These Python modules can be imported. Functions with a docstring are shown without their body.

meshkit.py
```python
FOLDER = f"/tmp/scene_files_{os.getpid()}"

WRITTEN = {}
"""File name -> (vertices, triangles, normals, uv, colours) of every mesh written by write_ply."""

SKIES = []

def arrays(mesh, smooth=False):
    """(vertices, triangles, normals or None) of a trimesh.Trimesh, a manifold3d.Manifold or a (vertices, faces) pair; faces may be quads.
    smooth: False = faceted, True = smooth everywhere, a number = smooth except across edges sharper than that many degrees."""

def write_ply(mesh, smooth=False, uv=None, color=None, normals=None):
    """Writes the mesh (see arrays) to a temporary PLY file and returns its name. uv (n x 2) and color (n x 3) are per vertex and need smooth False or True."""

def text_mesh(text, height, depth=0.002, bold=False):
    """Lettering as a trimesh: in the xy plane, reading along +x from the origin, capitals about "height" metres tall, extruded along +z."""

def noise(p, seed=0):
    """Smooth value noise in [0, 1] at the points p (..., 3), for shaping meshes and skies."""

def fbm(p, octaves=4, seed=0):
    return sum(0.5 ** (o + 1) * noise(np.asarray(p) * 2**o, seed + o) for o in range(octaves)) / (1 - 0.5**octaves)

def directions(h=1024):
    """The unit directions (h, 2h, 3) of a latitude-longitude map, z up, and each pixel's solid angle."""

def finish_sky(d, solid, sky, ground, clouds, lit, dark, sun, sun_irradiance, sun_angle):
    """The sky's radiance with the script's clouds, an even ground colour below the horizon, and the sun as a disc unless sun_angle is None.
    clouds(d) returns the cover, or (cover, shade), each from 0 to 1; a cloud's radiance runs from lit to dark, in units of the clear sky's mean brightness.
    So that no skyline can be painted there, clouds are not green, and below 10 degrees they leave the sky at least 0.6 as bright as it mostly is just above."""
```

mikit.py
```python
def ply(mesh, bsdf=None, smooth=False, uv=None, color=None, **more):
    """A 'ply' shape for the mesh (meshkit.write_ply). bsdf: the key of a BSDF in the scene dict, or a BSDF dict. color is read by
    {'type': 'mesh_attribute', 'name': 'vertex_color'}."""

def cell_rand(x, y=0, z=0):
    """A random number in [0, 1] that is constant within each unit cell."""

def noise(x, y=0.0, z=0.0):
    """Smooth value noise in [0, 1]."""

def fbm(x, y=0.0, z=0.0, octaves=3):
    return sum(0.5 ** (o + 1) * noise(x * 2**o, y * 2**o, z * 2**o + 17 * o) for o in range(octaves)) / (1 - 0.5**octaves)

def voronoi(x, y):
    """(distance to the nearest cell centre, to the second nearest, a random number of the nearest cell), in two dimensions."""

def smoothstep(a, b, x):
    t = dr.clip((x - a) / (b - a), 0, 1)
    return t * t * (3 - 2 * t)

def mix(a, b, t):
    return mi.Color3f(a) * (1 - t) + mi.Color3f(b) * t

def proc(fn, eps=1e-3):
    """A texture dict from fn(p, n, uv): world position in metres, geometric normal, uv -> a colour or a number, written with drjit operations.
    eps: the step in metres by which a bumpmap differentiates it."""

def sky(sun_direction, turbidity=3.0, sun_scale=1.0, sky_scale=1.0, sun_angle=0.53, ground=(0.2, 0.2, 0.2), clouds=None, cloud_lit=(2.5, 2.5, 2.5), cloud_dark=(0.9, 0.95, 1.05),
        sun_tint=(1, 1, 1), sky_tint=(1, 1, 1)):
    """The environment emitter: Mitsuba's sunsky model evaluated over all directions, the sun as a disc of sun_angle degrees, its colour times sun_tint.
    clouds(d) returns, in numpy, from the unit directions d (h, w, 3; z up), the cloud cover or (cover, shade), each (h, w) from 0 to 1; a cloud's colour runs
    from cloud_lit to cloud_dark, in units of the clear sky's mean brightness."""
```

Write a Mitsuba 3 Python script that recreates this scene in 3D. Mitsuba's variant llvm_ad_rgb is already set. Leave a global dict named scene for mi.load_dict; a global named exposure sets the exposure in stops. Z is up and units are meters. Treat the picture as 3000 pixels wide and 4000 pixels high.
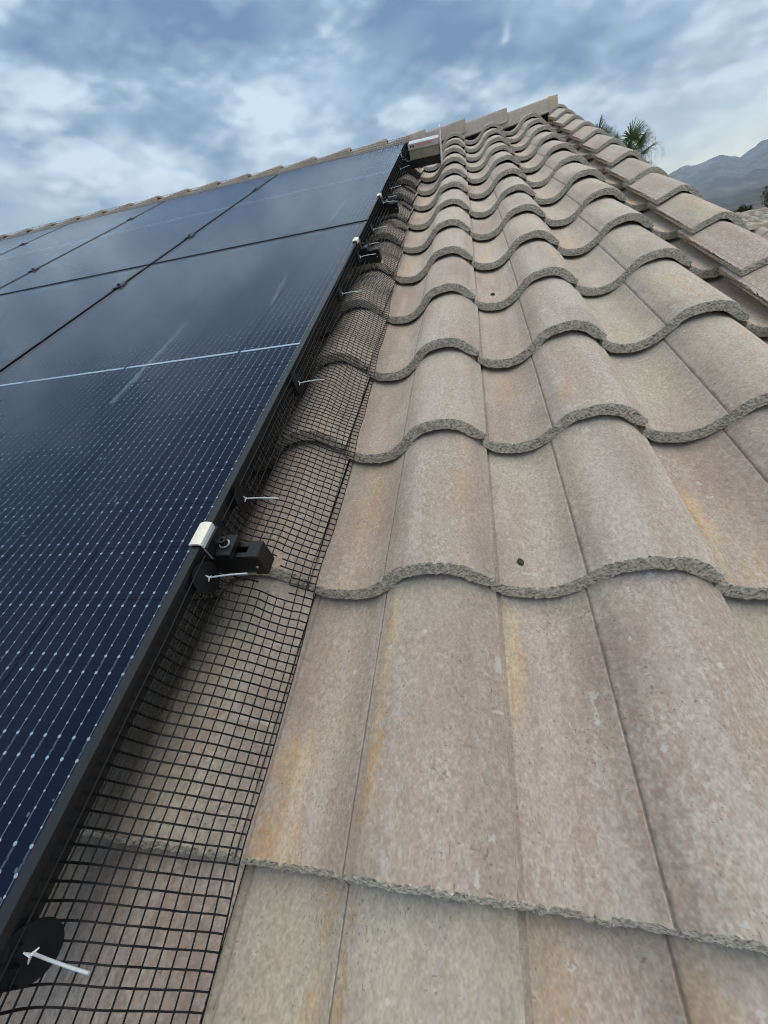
import math
import numpy as np
import trimesh
import shapely.geometry as sg
from scipy.interpolate import PchipInterpolator
import drjit as dr
import mitsuba as mi
import mikit
import meshkit
from mikit import noise, fbm, cell_rand, smoothstep, mix

scene, labels = {}, {}
TH = math.atan(4 / 12)                      # roof pitch 4:12
CT, ST = math.cos(TH), math.sin(TH)
Z0 = 3.3                                    # height of the roof frame's origin above the ground


def W(p):
    """roof frame (u along the eave, v up the slope, w off the roof) -> world"""
    p = np.asarray(p, float)
    u, v, w = p[..., 0], p[..., 1], p[..., 2]
    return np.stack([u, v * CT - w * ST, v * ST + w * CT + Z0], -1)


def Wd(d):
    return W(d) - W([0, 0, 0])


# ------------------------------------------------------------------ camera
CAM = W([-0.0174, 0.3667, 0.5822])
FWD, DOWN = Wd([-0.2238, 0.6503, -0.7260]), Wd([-0.0425, -0.7507, -0.6593])
scene['camera'] = {
    'type': 'perspective', 'fov_axis': 'x', 'fov': 2 * math.degrees(math.atan(1500 / 1606.2)),
    'near_clip': 0.02, 'far_clip': 40000.0,
    'to_world': mi.ScalarTransform4f().look_at(origin=CAM.tolist(), target=(CAM + FWD).tolist(), up=(-DOWN).tolist())}

# ------------------------------------------------------------------ sky and exposure
exposure = 3.4


def billow(x, y, seed):
    """rounded lumps, 1 at their middles: inverted distance to the nearest of scattered points"""
    i, j = np.floor(x), np.floor(y)
    best = np.full_like(x, 9.0)
    for a in (-1, 0, 1):
        for b in (-1, 0, 1):
            c = np.stack([i + a, j + b, np.full_like(i, 0.0)], -1)
            best = np.minimum(best, (i + a + meshkit.noise(c, seed) - x) ** 2 + (j + b + meshkit.noise(c, seed + 1) - y) ** 2)
    return 1 - np.clip(best, 0, 1)


def clouds(d):
    az, el = np.degrees(np.arctan2(d[..., 0], d[..., 1])), np.degrees(np.arcsin(np.clip(d[..., 2], -1, 1)))
    p = np.stack([d[..., 0] * 5.0, d[..., 1] * 5.0, d[..., 2] * 9.0], -1)
    wx, wy = meshkit.fbm(p * 2.2 + 11, 5, 11) - 0.5, meshkit.fbm(p * 2.2 + 31, 5, 31) - 0.5
    big = meshkit.fbm(p * 0.8, 3, 21)
    soft = meshkit.fbm(p * 2.4 + np.stack([wx, wy, wx], -1) * 0.5, 6, 23)
    ca = az * np.cos(np.radians(np.clip(el, 0, 80)))
    lump = 0.55 * billow(ca / 4.2 + 1.3 * wx, el / 2.3 + 1.3 * wy, 51) + 0.30 * billow(ca / 1.9 + 1.5 * wy, el / 1.15 + 1.5 * wx, 53) + 0.15 * billow(ca / 0.9 + 1.5 * wx, el / 0.6 + wy, 55)

    def bank(a, e, sa, se, lean=0.0):
        return np.exp(-((az - a) / sa) ** 2 - ((el - e - lean * (az - a) + 2.5 * wy) / se) ** 2)
    s = 0.55 + 0.9 * (big - 0.5) + 1.15 * (soft - 0.5) + 0.55 * (meshkit.fbm(p * 9.0 + np.stack([wx, wy, wx], -1) * 0.7, 5, 77) - 0.5)
    s = s + 0.48 * bank(-25, 21.6, 12, 3.0) + 0.28 * bank(-3, 20.0, 9, 2.6, -0.2) + 0.30 * bank(15, 15.0, 9, 2.4, -0.3) + 0.20 * bank(-44, 15.5, 5, 1.6)
    s = s - 0.34 * bank(-19, 15.6, 6.5, 2.2, 0.12) - 0.30 * bank(-36, 12.8, 7, 3.0) - 0.30 * bank(-41, 18.6, 6, 1.5)
    s = s + 0.32 * bank(-31, 9.0, 10, 1.8) + 0.22 * bank(-14, 11.0, 6, 1.4) - 0.48 * bank(7, 12.4, 7, 1.3, -0.2) - 0.42 * bank(25, 6.4, 9, 1.2, -0.2) - 0.25 * bank(-3, 14.6, 6, 1.4)
    s = s - 0.40 * bank(4.4, 18.2, 0.45, 0.6, 0.6) + 0.34 * bank(18, 9.0, 7, 1.1, -0.25) - 0.3 * bank(23, 10.6, 3, 0.6)
    s = 0.72 * s + 0.28 * (lambda t: t * t * (3 - 2 * t))(np.clip((s - 0.22) / 0.56, 0, 1))
    lit = np.clip(1.15 - 1.6 * s, 0, 1) ** 0.7 + 0.12
    s = s - 0.85 * (lump - 0.62) * lit * np.clip((70 - np.abs(az)) / 15, 0, 1) * np.clip((34 - el) / 8, 0, 1)
    shade = 0.36 + 0.64 * np.clip((s - 0.06) / 0.94, 0, 1)
    shade = shade * (1 - 0.95 * np.clip((el - 26) / 50, 0, 1))        # an overcast sky is brightest overhead
    cover = np.clip(0.80 + 1.1 * (meshkit.fbm(p * 1.5 + 51, 3, 31) - 0.4), 0.64, 1.0)
    cover = cover * (1 - 0.78 * np.exp(-((az - 24) / 14) ** 2 - ((el - 4.0) / 2.6) ** 2))
    return cover, shade


SUN = np.array([0.15, 0.20, 1.0])
scene['sky'] = mikit.sky(SUN, turbidity=3.0, sun_scale=0.10, sun_angle=60, sky_scale=0.75, ground=(0.16, 0.14, 0.12), clouds=clouds,
                         cloud_lit=(1.27, 1.60, 1.86), cloud_dark=(0.180, 0.340, 0.610), sun_tint=(1, 0.97, 0.92), sky_tint=(1.25, 1.04, 0.80))


# ------------------------------------------------------------------ helpers
def numbered(key):
    if key not in scene and key not in labels:
        return key
    n = 1
    while f'{key}_{n:03d}' in scene or f'{key}_{n:03d}' in labels:
        n += 1
    return f'{key}_{n:03d}'


def add(key, mesh, bsdf, smooth=False, uv=None, label=None, cat=None, group=None, kind=None):
    key = numbered(key)
    scene[key] = mikit.ply(mesh, bsdf, smooth=smooth, uv=uv)
    tag(key, label, cat, group, kind)
    return key


def tag(key, label=None, cat=None, group=None, kind=None):
    e = {k: v for k, v in (('label', label), ('category', cat), ('group', group), ('kind', kind)) if v}
    if e:
        labels[key] = e


def thing(name, label, cat, group=None):
    key = numbered(name)
    tag(key, label, cat, group)
    return key


def rmesh(v, f):
    return trimesh.Trimesh(W(v), f, process=False)


def toW(m):
    return trimesh.Trimesh(W(np.asarray(m.vertices)), m.faces, process=False)


def box(x0, x1, y0, y1, z0, z1, ch=0.0):
    """a box with chamfered edges"""
    if ch <= 0:
        return trimesh.creation.box(bounds=[[x0, y0, z0], [x1, y1, z1]])
    pts = []
    for sx in (0, 1):
        for sy in (0, 1):
            for sz in (0, 1):
                c = [(x0, x1)[sx], (y0, y1)[sy], (z0, z1)[sz]]
                for a in range(3):
                    q = list(c)
                    for b in range(3):
                        if b != a:
                            q[b] += ch * (1 if (sx, sy, sz)[b] == 0 else -1)
                    pts.append(q)
    return trimesh.convex.convex_hull(np.array(pts))


def grid_faces(n, m):
    i, j = np.meshgrid(np.arange(n - 1), np.arange(m - 1), indexing='ij')
    a = (i * m + j).ravel()
    return np.vstack([np.stack([a, a + m, a + m + 1], 1), np.stack([a, a + m + 1, a + 1], 1)])


def tube(points, radius, sides=4, closed_ends=True):
    p = np.asarray(points, float)
    t = np.gradient(p, axis=0)
    t /= np.linalg.norm(t, axis=1, keepdims=True) + 1e-12
    ref = np.array([0.13, 0.21, 0.97]) if abs(t.mean(0)[2]) < 0.8 * np.linalg.norm(t.mean(0)) else np.array([0.97, 0.1, 0.2])
    a = np.cross(t, ref)
    a /= np.linalg.norm(a, axis=1, keepdims=True) + 1e-12
    b = np.cross(a, t)
    ang = np.arange(sides) * 2 * np.pi / sides + 0.4
    r = np.broadcast_to(radius, (len(p),))[:, None, None]
    v = (p[:, None] + r * (np.cos(ang)[None, :, None] * a[:, None] + np.sin(ang)[None, :, None] * b[:, None])).reshape(-1, 3)
    i, j = np.meshgrid(np.arange(len(p) - 1), np.arange(sides), indexing='ij')
    q = np.stack([i * sides + j, i * sides + (j + 1) % sides, (i + 1) * sides + (j + 1) % sides, (i + 1) * sides + j], -1).reshape(-1, 4)
    f = np.vstack([q[:, [0, 2, 1]], q[:, [0, 3, 2]]])
    if closed_ends:
        n = len(v)
        v = np.vstack([v, p[:1], p[-1:]])
        k = np.arange(sides)
        f = np.vstack([f, np.stack([np.full(sides, n), k, (k + 1) % sides], 1),
                       np.stack([np.full(sides, n + 1), (len(p) - 1) * sides + (k + 1) % sides, (len(p) - 1) * sides + k], 1)])
    return v, f


def join(parts):
    vs, fs, n = [], [], 0
    for v, f in parts:
        vs.append(v)
        fs.append(np.asarray(f) + n)
        n += len(v)
    return np.vstack(vs), np.vstack(fs)


def vf(m):
    return np.asarray(m.vertices), np.asarray(m.faces)


# ------------------------------------------------------------------ materials
def frac2(x):
    return x - 2 * dr.floor(x * 0.5)


STAINS = [(-1, 1, .045, .035, -.02, .13, .9), (-1, 1, .157, .012, .05, .34, .75), (0, 1, .019, .015, .16, .345, .8), (1, 2, .030, .020, -.01, .20, .95),
          (-1, 0, .108, .016, .20, .36, .7), (-1, 0, .143, .009, .22, .36, .6), (0, 0, .150, .014, .26, .36, .6), (0, 3, .166, .014, .04, .16, .45),
          (1, 4, .205, .020, .05, .24, .5), (0, 6, .060, .022, .02, .16, .7), (1, 7, .050, .018, .0, .14, .5), (-1, 9, .055, .018, .0, .15, .6)]
# dyed and rust-stained places of single tiles: column, row, place across, half width, lower and upper end, strength


def tile_color(p, n, uv):
    """slurry-coated blend concrete: each tile its own mix of mauve, grey and ochre, with streaks running down the slope.
    uv: metres within the tile plus 2 per tile; y below 0.5 is the raw broken butt"""
    x, y = uv.x, uv.y
    i, j = dr.floor(x * 0.5), dr.floor(y * 0.5)
    u, s = x - 2 * i, y - 2 * j
    r = [cell_rand(i, j, k) for k in range(1, 9)]
    big = fbm(x * 7.0, y * 4.5, 3.0, 3)
    streak = fbm(x * 38.0, y * 3.2, 7.0, 3)
    mott = fbm(x * 300.0, y * 190.0, 1.0, 3)
    blot = fbm(x * 34.0, y * 21.0, 5.0, 3)
    mauve = mix((0.368, 0.286, 0.238), (0.400, 0.322, 0.262), r[0])
    grey = mix((0.440, 0.385, 0.300), (0.405, 0.348, 0.285), r[1])
    lav = mi.Color3f(0.470, 0.402, 0.358)
    c = mix(mauve, grey, smoothstep(0.26, 0.76, big + 0.34 * (r[2] - 0.5) + 0.55 * (mott - 0.5) + 0.25 * (blot - 0.5)))
    c = mix(c, lav, 0.55 * smoothstep(0.42, 0.72, streak + 0.16 * (r[3] - 0.5) + 0.45 * (mott - 0.5)))
    c = mix(c, mi.Color3f(0.270, 0.208, 0.180), 0.40 * smoothstep(0.52, 0.74, fbm(x * 13.0, y * 5.5, 19.0, 3) + 0.35 * (mott - 0.5)))
    # ochre dye streaks
    wob = 0.020 * (fbm(y * 6.0, i, j, 2) - 0.5)
    d1 = dr.abs(u - (0.02 + 0.11 * r[4]) + wob) / (0.010 + 0.022 * r[5])
    d2 = dr.abs(u - (0.145 + 0.13 * r[6]) + wob * 1.4) / (0.007 + 0.016 * r[7])
    along = smoothstep(0.34, 0.66, fbm(y * 3.4, i * 3.1, j * 1.7, 2) + 0.3 * (blot - 0.5))
    rag = 1.3 * (mott - 0.5) + 1.6 * (blot - 0.5)
    och = (1 - smoothstep(0.1, 1.7, d1 + rag)) * dr.select(r[5] > 0.5, 0.85, 0.15) + (1 - smoothstep(0.1, 1.7, d2 + rag)) * dr.select(r[6] > 0.6, 0.75, 0.15)
    c = mix(c, mix((0.47, 0.315, 0.175), (0.49, 0.395, 0.265), smoothstep(0.3, 0.7, fbm(x * 40.0, y * 8.0, 4.0, 2))), 0.55 * dr.minimum(och, 1.0) * along)
    for tc, tr, tu, hw, s0, s1, k in STAINS:
        dd = dr.abs(u - tu + 0.7 * wob) / hw
        e = smoothstep(s0 - 0.03, s0 + 0.03, s - 0.5) * smoothstep(s1 + 0.03, s1 - 0.03, s - 0.5)
        m = (1 - smoothstep(0.1, 1.5, dd + 0.8 * rag)) * e * k * smoothstep(0.22, 0.5, fbm(x * 25.0, y * 9.0, 14.0, 3))
        c = mix(c, mix((0.52, 0.33, 0.16), (0.55, 0.44, 0.29), smoothstep(0.3, 0.7, fbm(x * 60.0, y * 14.0, 4.0, 2))), dr.select((i == tc + 30) & (j == tr + 5), 0.8 * m, 0.0))
    # greyer head of the tile, ended by a ragged water mark
    line = 0.262 + 0.07 * r[3] - 0.030 * dr.sin(u * 20.0 + 3.0 * r[1]) + 0.03 * (fbm(x * 16.0, y * 9.0, 27.0, 3) - 0.5)
    c = mix(c, mi.Color3f(0.390, 0.355, 0.298), (0.06 + 0.26 * r[0]) * smoothstep(-0.004, 0.006, s - 0.5 - line + 0.012 * (mott - 0.5)))
    # pale bloom flecks and fine pits
    c = mix(c, mi.Color3f(0.50, 0.465, 0.415), 0.22 * smoothstep(0.48, 0.78, mott + 0.35 * (blot - 0.5) + 0.5 * (fbm(x * 11.0, y * 7.0, 41.0, 2) - 0.5)))
    c = c * (0.85 + 0.30 * noise(x * 520.0, y * 420.0, 5.0)) * (0.90 + 0.20 * noise(x * 250.0, y * 170.0, 6.0))
    c = mix(c, mi.Color3f(0.56, 0.555, 0.50), 0.55 * smoothstep(0.950, 0.972, noise(x * 62.0, y * 55.0, 31.0) + 0.06 * (noise(x * 400.0, y * 400.0, 2.0) - 0.5)))
    c = c * (1 - 0.35 * smoothstep(0.87, 0.94, noise(x * 420.0, y * 330.0, 9.0)) * smoothstep(0.45, 0.6, blot))
    # dirt lodged in the notch between pan and barrel
    c = mix(c, mi.Color3f(0.10, 0.092, 0.085), 0.36 * (1 - smoothstep(0.0008, 0.0020, dr.abs(u - 0.1347) + 0.0018 * (noise(x * 300.0, y * 90.0, 8.0) - 0.5))) * smoothstep(0.2, 0.5, noise(y * 26.0, i, j + 0.5) + 0.18))
    c = mix(c, mi.Color3f(0.165, 0.145, 0.145), 0.32 * (1 - smoothstep(0.0010, 0.0020, dr.abs(u - 0.0085))) * smoothstep(0.15, 0.45, noise(y * 22.0, j, i + 0.5) + 0.15))
    # broken concrete of the lower edge
    g = fbm(p.x * 260.0, p.y * 260.0, p.z * 260.0, 3)
    raw = mix((0.34, 0.305, 0.255), (0.62, 0.562, 0.475), smoothstep(0.32, 0.66, g))
    raw = raw * mix((0.95, 0.96, 0.92), (1.04, 1.0, 0.97), noise(p.x * 14.0, p.y * 14.0, p.z * 14.0))
    raw = raw * (1 - 0.55 * smoothstep(0.66, 0.78, noise(p.x * 330.0, p.y * 330.0, p.z * 330.0)))
    return mix(raw, c, smoothstep(0.4985, 0.5015, s + 0.004 * (noise(x * 260.0, 3.0, j) - 0.5)))


def tile_bump(p, n, uv):
    s = frac2(uv.y)
    top = 0.0011 * fbm(uv.x * 260.0, uv.y * 210.0, 1.0, 3) + 0.0012 * fbm(uv.x * 60.0, uv.y * 30.0, 6.0, 2)
    raw = 0.0032 * fbm(p.x * 330.0, p.y * 330.0, p.z * 330.0, 3)
    return dr.select(s < 0.5, raw, top)


scene['tile_concrete'] = {'type': 'twosided', 'b': {'type': 'bumpmap', 'arbitrary': mikit.proc(tile_bump, 6e-4), 'scale': 1.0,
                          'nested': {'type': 'principled', 'base_color': mikit.proc(tile_color), 'roughness': 0.82, 'specular': 0.28}}}


def plain(key, rgb, rough=0.5, metallic=0.0, spec=0.5, var=0.15, scale=60.0):
    def fn(p, n, uv, rgb=rgb):
        return mi.Color3f(*rgb) * (1 - var + 2 * var * fbm(p.x * scale, p.y * scale, p.z * scale, 3))
    scene[key] = {'type': 'twosided', 'b': {'type': 'principled', 'base_color': mikit.proc(fn), 'roughness': rough, 'metallic': metallic, 'specular': spec}}


plain('black_anodised', (0.0065, 0.0070, 0.0078), 0.36, 0.0, 0.42, 0.3, 120)
plain('frame_black', (0.0062, 0.0080, 0.0100), 0.38, 0.0, 0.5, 0.2, 80)
plain('black_plastic', (0.0060, 0.0064, 0.0068), 0.42, 0.0, 0.4, 0.35, 160)
plain('wire_black', (0.0035, 0.0035, 0.0042), 0.5, 0.0, 0.2, 0.1, 50)
plain('disc_black', (0.0042, 0.0042, 0.0045), 0.5, 0.0, 0.22, 0.3, 200)
plain('bare_aluminium', (0.80, 0.74, 0.61), 0.5, 0.1, 0.5, 0.06, 180)
plain('rod_white', (0.62, 0.65, 0.66), 0.35, 0.3, 0.5, 0.06, 120)
plain('galvanised', (0.60, 0.61, 0.60), 0.38, 0.5, 0.5, 0.18, 40)
plain('olive_steel', (0.30, 0.28, 0.19), 0.45, 0.25, 0.5, 0.25, 60)
plain('fin_metal', (0.74, 0.73, 0.62), 0.5, 0.3, 0.5, 0.1, 60)
plain('red_label', (0.62, 0.34, 0.34), 0.5, 0.0, 0.4, 0.12, 160)
plain('underlayment', (0.035, 0.034, 0.033), 0.9, 0.0, 0.2, 0.3, 20)
plain('stucco', (0.52, 0.44, 0.35), 0.9, 0.0, 0.2, 0.15, 90)
plain('fascia_brown', (0.17, 0.12, 0.085), 0.6, 0.0, 0.4, 0.2, 30)
plain('mortar_yellow', (0.46, 0.37, 0.235), 0.9, 0.0, 0.2, 0.25, 120)
plain('trunk_bark', (0.16, 0.12, 0.09), 0.9, 0.0, 0.2, 0.4, 22)
plain('dark_litter', (0.05, 0.045, 0.025), 0.8, 0.0, 0.3, 0.5, 500)


def leaf(key, a, b):
    def fn(p, n, uv):
        return mix(a, b, fbm(p.x * 2.3, p.y * 2.3, p.z * 2.3, 3))
    scene[key] = {'type': 'principledthin', 'base_color': mikit.proc(fn), 'roughness': 0.5, 'diff_trans': 0.7, 'spec_trans': 0.0}


leaf('palm_leaf', (0.045, 0.085, 0.022), (0.10, 0.14, 0.045))
leaf('palm_thread', (0.20, 0.21, 0.11), (0.30, 0.26, 0.16))
leaf('bush_leaf', (0.055, 0.075, 0.025), (0.12, 0.135, 0.055))
leaf('bush_dark', (0.025, 0.050, 0.015), (0.05, 0.08, 0.025))


# ---- photovoltaic laminate: uv in metres from the panel's lower right corner (x towards -u, y up the slope)
PITCH_U, PITCH_V, CELL_U, CELL_V = 0.1690, 0.0860, 0.1668, 0.0838
PW, LP, FR = 1.0480, 2.1128, 0.0130           # pitch across, pitch up the slope, frame lip
GAP = 0.021
MARG_U, MARG_V = (PW - GAP - 6 * PITCH_U) / 2, (LP - GAP - 24 * PITCH_V - 0.012) / 2


def panel_no(x):
    return dr.floor(x / 20 + 0.25)


def pv_lines(x, y):
    """silver of the ribbons (1) and solder pads over the cells"""
    x = x - 20 * panel_no(x)
    mid = (LP - GAP) / 2
    yy = dr.select(y > mid, y - 0.012, y) - MARG_V
    u, v = (x - MARG_U) / PITCH_U, yy / PITCH_V
    fu, fv = (u - dr.floor(u)) * PITCH_U, (v - dr.floor(v)) * PITCH_V
    inside = (u > 0) & (u < 6) & (v > -0.03) & (v < 24.03) & (dr.abs(y - mid) > 0.0045)
    b = fu / (CELL_U / 9)
    du = dr.abs(b - dr.floor(b) - 0.5) * (CELL_U / 9)
    on = inside & (b < 9)
    edge = dr.minimum(fv, PITCH_V - fv)
    ribbon = dr.select(edge < 0.010, 0.55, 1.0) * (1 - smoothstep(0.00035, 0.00065, du)) * (0.75 + 0.5 * noise(x * 90.0, y * 260.0, 1.0))
    wide = (1 - smoothstep(0.0004, 0.0020, du)) * smoothstep(0.0105, 0.004, edge) * 0.22
    t = (fv - 0.0098) / ((PITCH_V - 0.0196) / 5)
    k = dr.clip(dr.floor(t + 0.5), 0, 5)
    dv = dr.abs(t - k) * ((PITCH_V - 0.0196) / 5)
    rad = dr.select((k < 0.5) | (k > 4.5), 0.0019, 0.0012)
    pad = 1 - smoothstep(0.8, 1.15, dr.sqrt(du * du + dv * dv) / rad)
    return dr.select(on, dr.maximum(dr.maximum(0.40 * ribbon, pad), wide), 0.0), fu, fv, u, v


def dust(p, x, y):
    """dried water marks, specks and runs on the glass"""
    no = panel_no(x)
    d = 0.9 * smoothstep(0.905, 0.93, noise(x * 160.0, y * 160.0, 3.0)) * smoothstep(0.55, 0.75, noise(x * 9.0, y * 9.0, 13.0))
    lx = x - 20 * no
    for k, (ax, ay), (bx, by), w in RUNS:
        wx, wy = lx - ax, y - ay
        ex, ey = bx - ax, by - ay
        t = dr.clip((wx * ex + wy * ey) / (ex * ex + ey * ey), 0, 1)
        bend = 0.006 * (noise(t * 5.0, k * 3.0) - 0.5)
        q = dr.sqrt(dr.square(wx - ex * t + bend) + dr.square(wy - ey * t)) / (w * (0.6 + 0.6 * noise(t * 14.0, k * 7.0, 2.0)))
        d = d + dr.select(no == k, 0.9 * (1 - smoothstep(0.5, 1.2, q + 0.7 * (noise(x * 120.0, y * 60.0, 2.0) - 0.5))), 0.0)
    return dr.minimum(d, 1.0)


def cell_color(p, n, uv):
    a, fu, fv, u, v = pv_lines(uv.x, uv.y)
    tone = cell_rand(dr.floor(u), dr.floor(v), 4)
    c = mix((0.0026, 0.0066, 0.0205), (0.0031, 0.0077, 0.0235), tone)
    c = c * (0.94 + 0.12 * noise(uv.x * 4.0, uv.y * 1500.0, 2.0))
    c = mix(c, mi.Color3f(0.27, 0.345, 0.44), a)
    return mix(c, mi.Color3f(0.20, 0.26, 0.33), 0.42 * dust(p, uv.x, uv.y))


def sheet_color(p, n, uv):
    a = pv_lines(uv.x, uv.y)[0]
    c = mix((0.0027, 0.0068, 0.0210), (0.27, 0.345, 0.44), 0.8 * a)
    return mix(c, mi.Color3f(0.20, 0.26, 0.33), 0.42 * dust(p, uv.x, uv.y))


RUNS = []
for k, fn in (('pv_cell', cell_color), ('pv_sheet', sheet_color)):
    scene[k] = {'type': 'twosided', 'b': {'type': 'principled', 'base_color': mikit.proc(fn), 'roughness': 0.11, 'specular': 0.13}}
plain('ribbon_silver', (0.36, 0.44, 0.53), 0.14, 0.0, 0.3, 0.08, 90)


# ------------------------------------------------------------------ ground and hills
def ground_color(p, n, uv):
    return mix((0.27, 0.225, 0.17), (0.36, 0.31, 0.245), fbm(p.x * 0.35, p.y * 0.35, 1.0, 4)) * (0.85 + 0.3 * noise(p.x * 9.0, p.y * 9.0, 2.0))


def hill_color(p, n, uv):
    f = fbm(p.x * 0.006, p.y * 0.006, p.z * 0.006, 4)
    c = mix((0.085, 0.078, 0.070), (0.150, 0.136, 0.120), smoothstep(0.3, 0.7, f))
    scrub = smoothstep(0.52, 0.66, fbm(p.x * 0.045, p.y * 0.045, 3.0, 3))
    c = mix(c, mi.Color3f(0.055, 0.062, 0.040), 0.5 * scrub)
    return c * (0.8 + 0.4 * fbm(p.x * 0.03, p.y * 0.012, p.z * 0.05, 3))


for k, fn in (('desert_ground', ground_color), ('hill_rock', hill_color)):
    scene[k] = {'type': 'twosided', 'b': {'type': 'diffuse', 'reflectance': mikit.proc(fn)}}

a = np.linspace(0, 2 * np.pi, 97)[:-1]
g = np.vstack([[[0, 0, 0]], np.stack([130 * np.sin(a), 130 * np.cos(a), a * 0], 1)])
add('ground', trimesh.Trimesh(g, [[0, 1 + (i + 1) % 96, 1 + i] for i in range(96)], process=False), 'desert_ground', label='bare desert ground around the house', kind='structure')

CREST = PchipInterpolator([-180, -60, -10, 10, 16, 19.5, 20.4, 21.4, 23.5, 24.8, 25.8, 26.5, 30, 38, 50, 64, 90, 180],
                          [0.6, 0.6, 1.2, 2.9, 4.0, 4.50, 4.72, 4.70, 4.90, 4.62, 4.95, 5.1, 5.9, 5.6, 4.2, 2.6, 1.0, 0.6])
azs = np.radians(np.concatenate([np.linspace(-180, 8, 60)[:-1], np.linspace(8, 40, 330), np.linspace(40, 180, 50)[1:]]))
rs = np.geomspace(128, 4600, 150)
AZ, RR = np.meshgrid(azs, rs, indexing='ij')
X, Y = RR * np.sin(AZ), RR * np.cos(AZ)
prof = np.interp(np.log(RR / 3400), np.log(np.array([0.03, 0.09, 0.2, 0.36, 0.55, 0.8, 1.0, 1.1, 1.5])), [0.02, 0.11, 0.24, 0.36, 0.60, 0.88, 1.0, 1.0, 0.5])
elv = CREST(np.degrees(AZ)) * prof
pp = np.stack([X, Y, X * 0 + 5], -1)
rid = 1 - np.abs(2 * meshkit.fbm(pp / 900 + meshkit.fbm(pp / 500, 3, 3)[..., None] * 0.8, 5, 9) - 1)
rid2 = 1 - np.abs(2 * meshkit.fbm(pp / 260 + 9, 4, 12) - 1)
amp = np.clip((RR - 700) / 1400, 0, 1) * np.clip((4300 - RR) / 900, 0, 1)
Z = 3.95 + RR * np.tan(np.radians(elv)) + amp * ((rid - 0.75) * 105 + (rid2 - 0.75) * 62) * np.clip(CREST(np.degrees(AZ)) / 5, 0, 1) + np.clip((RR - 200) / 400, 0, 1) * (meshkit.fbm(pp / 60, 3, 4) - 0.5) * 6
Z = Z * np.clip((RR - 120) / 120, 0, 1) - 0.02 * (RR < 131)
add('hills', trimesh.Trimesh(np.stack([X, Y, Z], -1).reshape(-1, 3), grid_faces(*X.shape), process=False), 'hill_rock', smooth=True, label='bare grey desert mountains beyond the roof', kind='structure')

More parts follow.
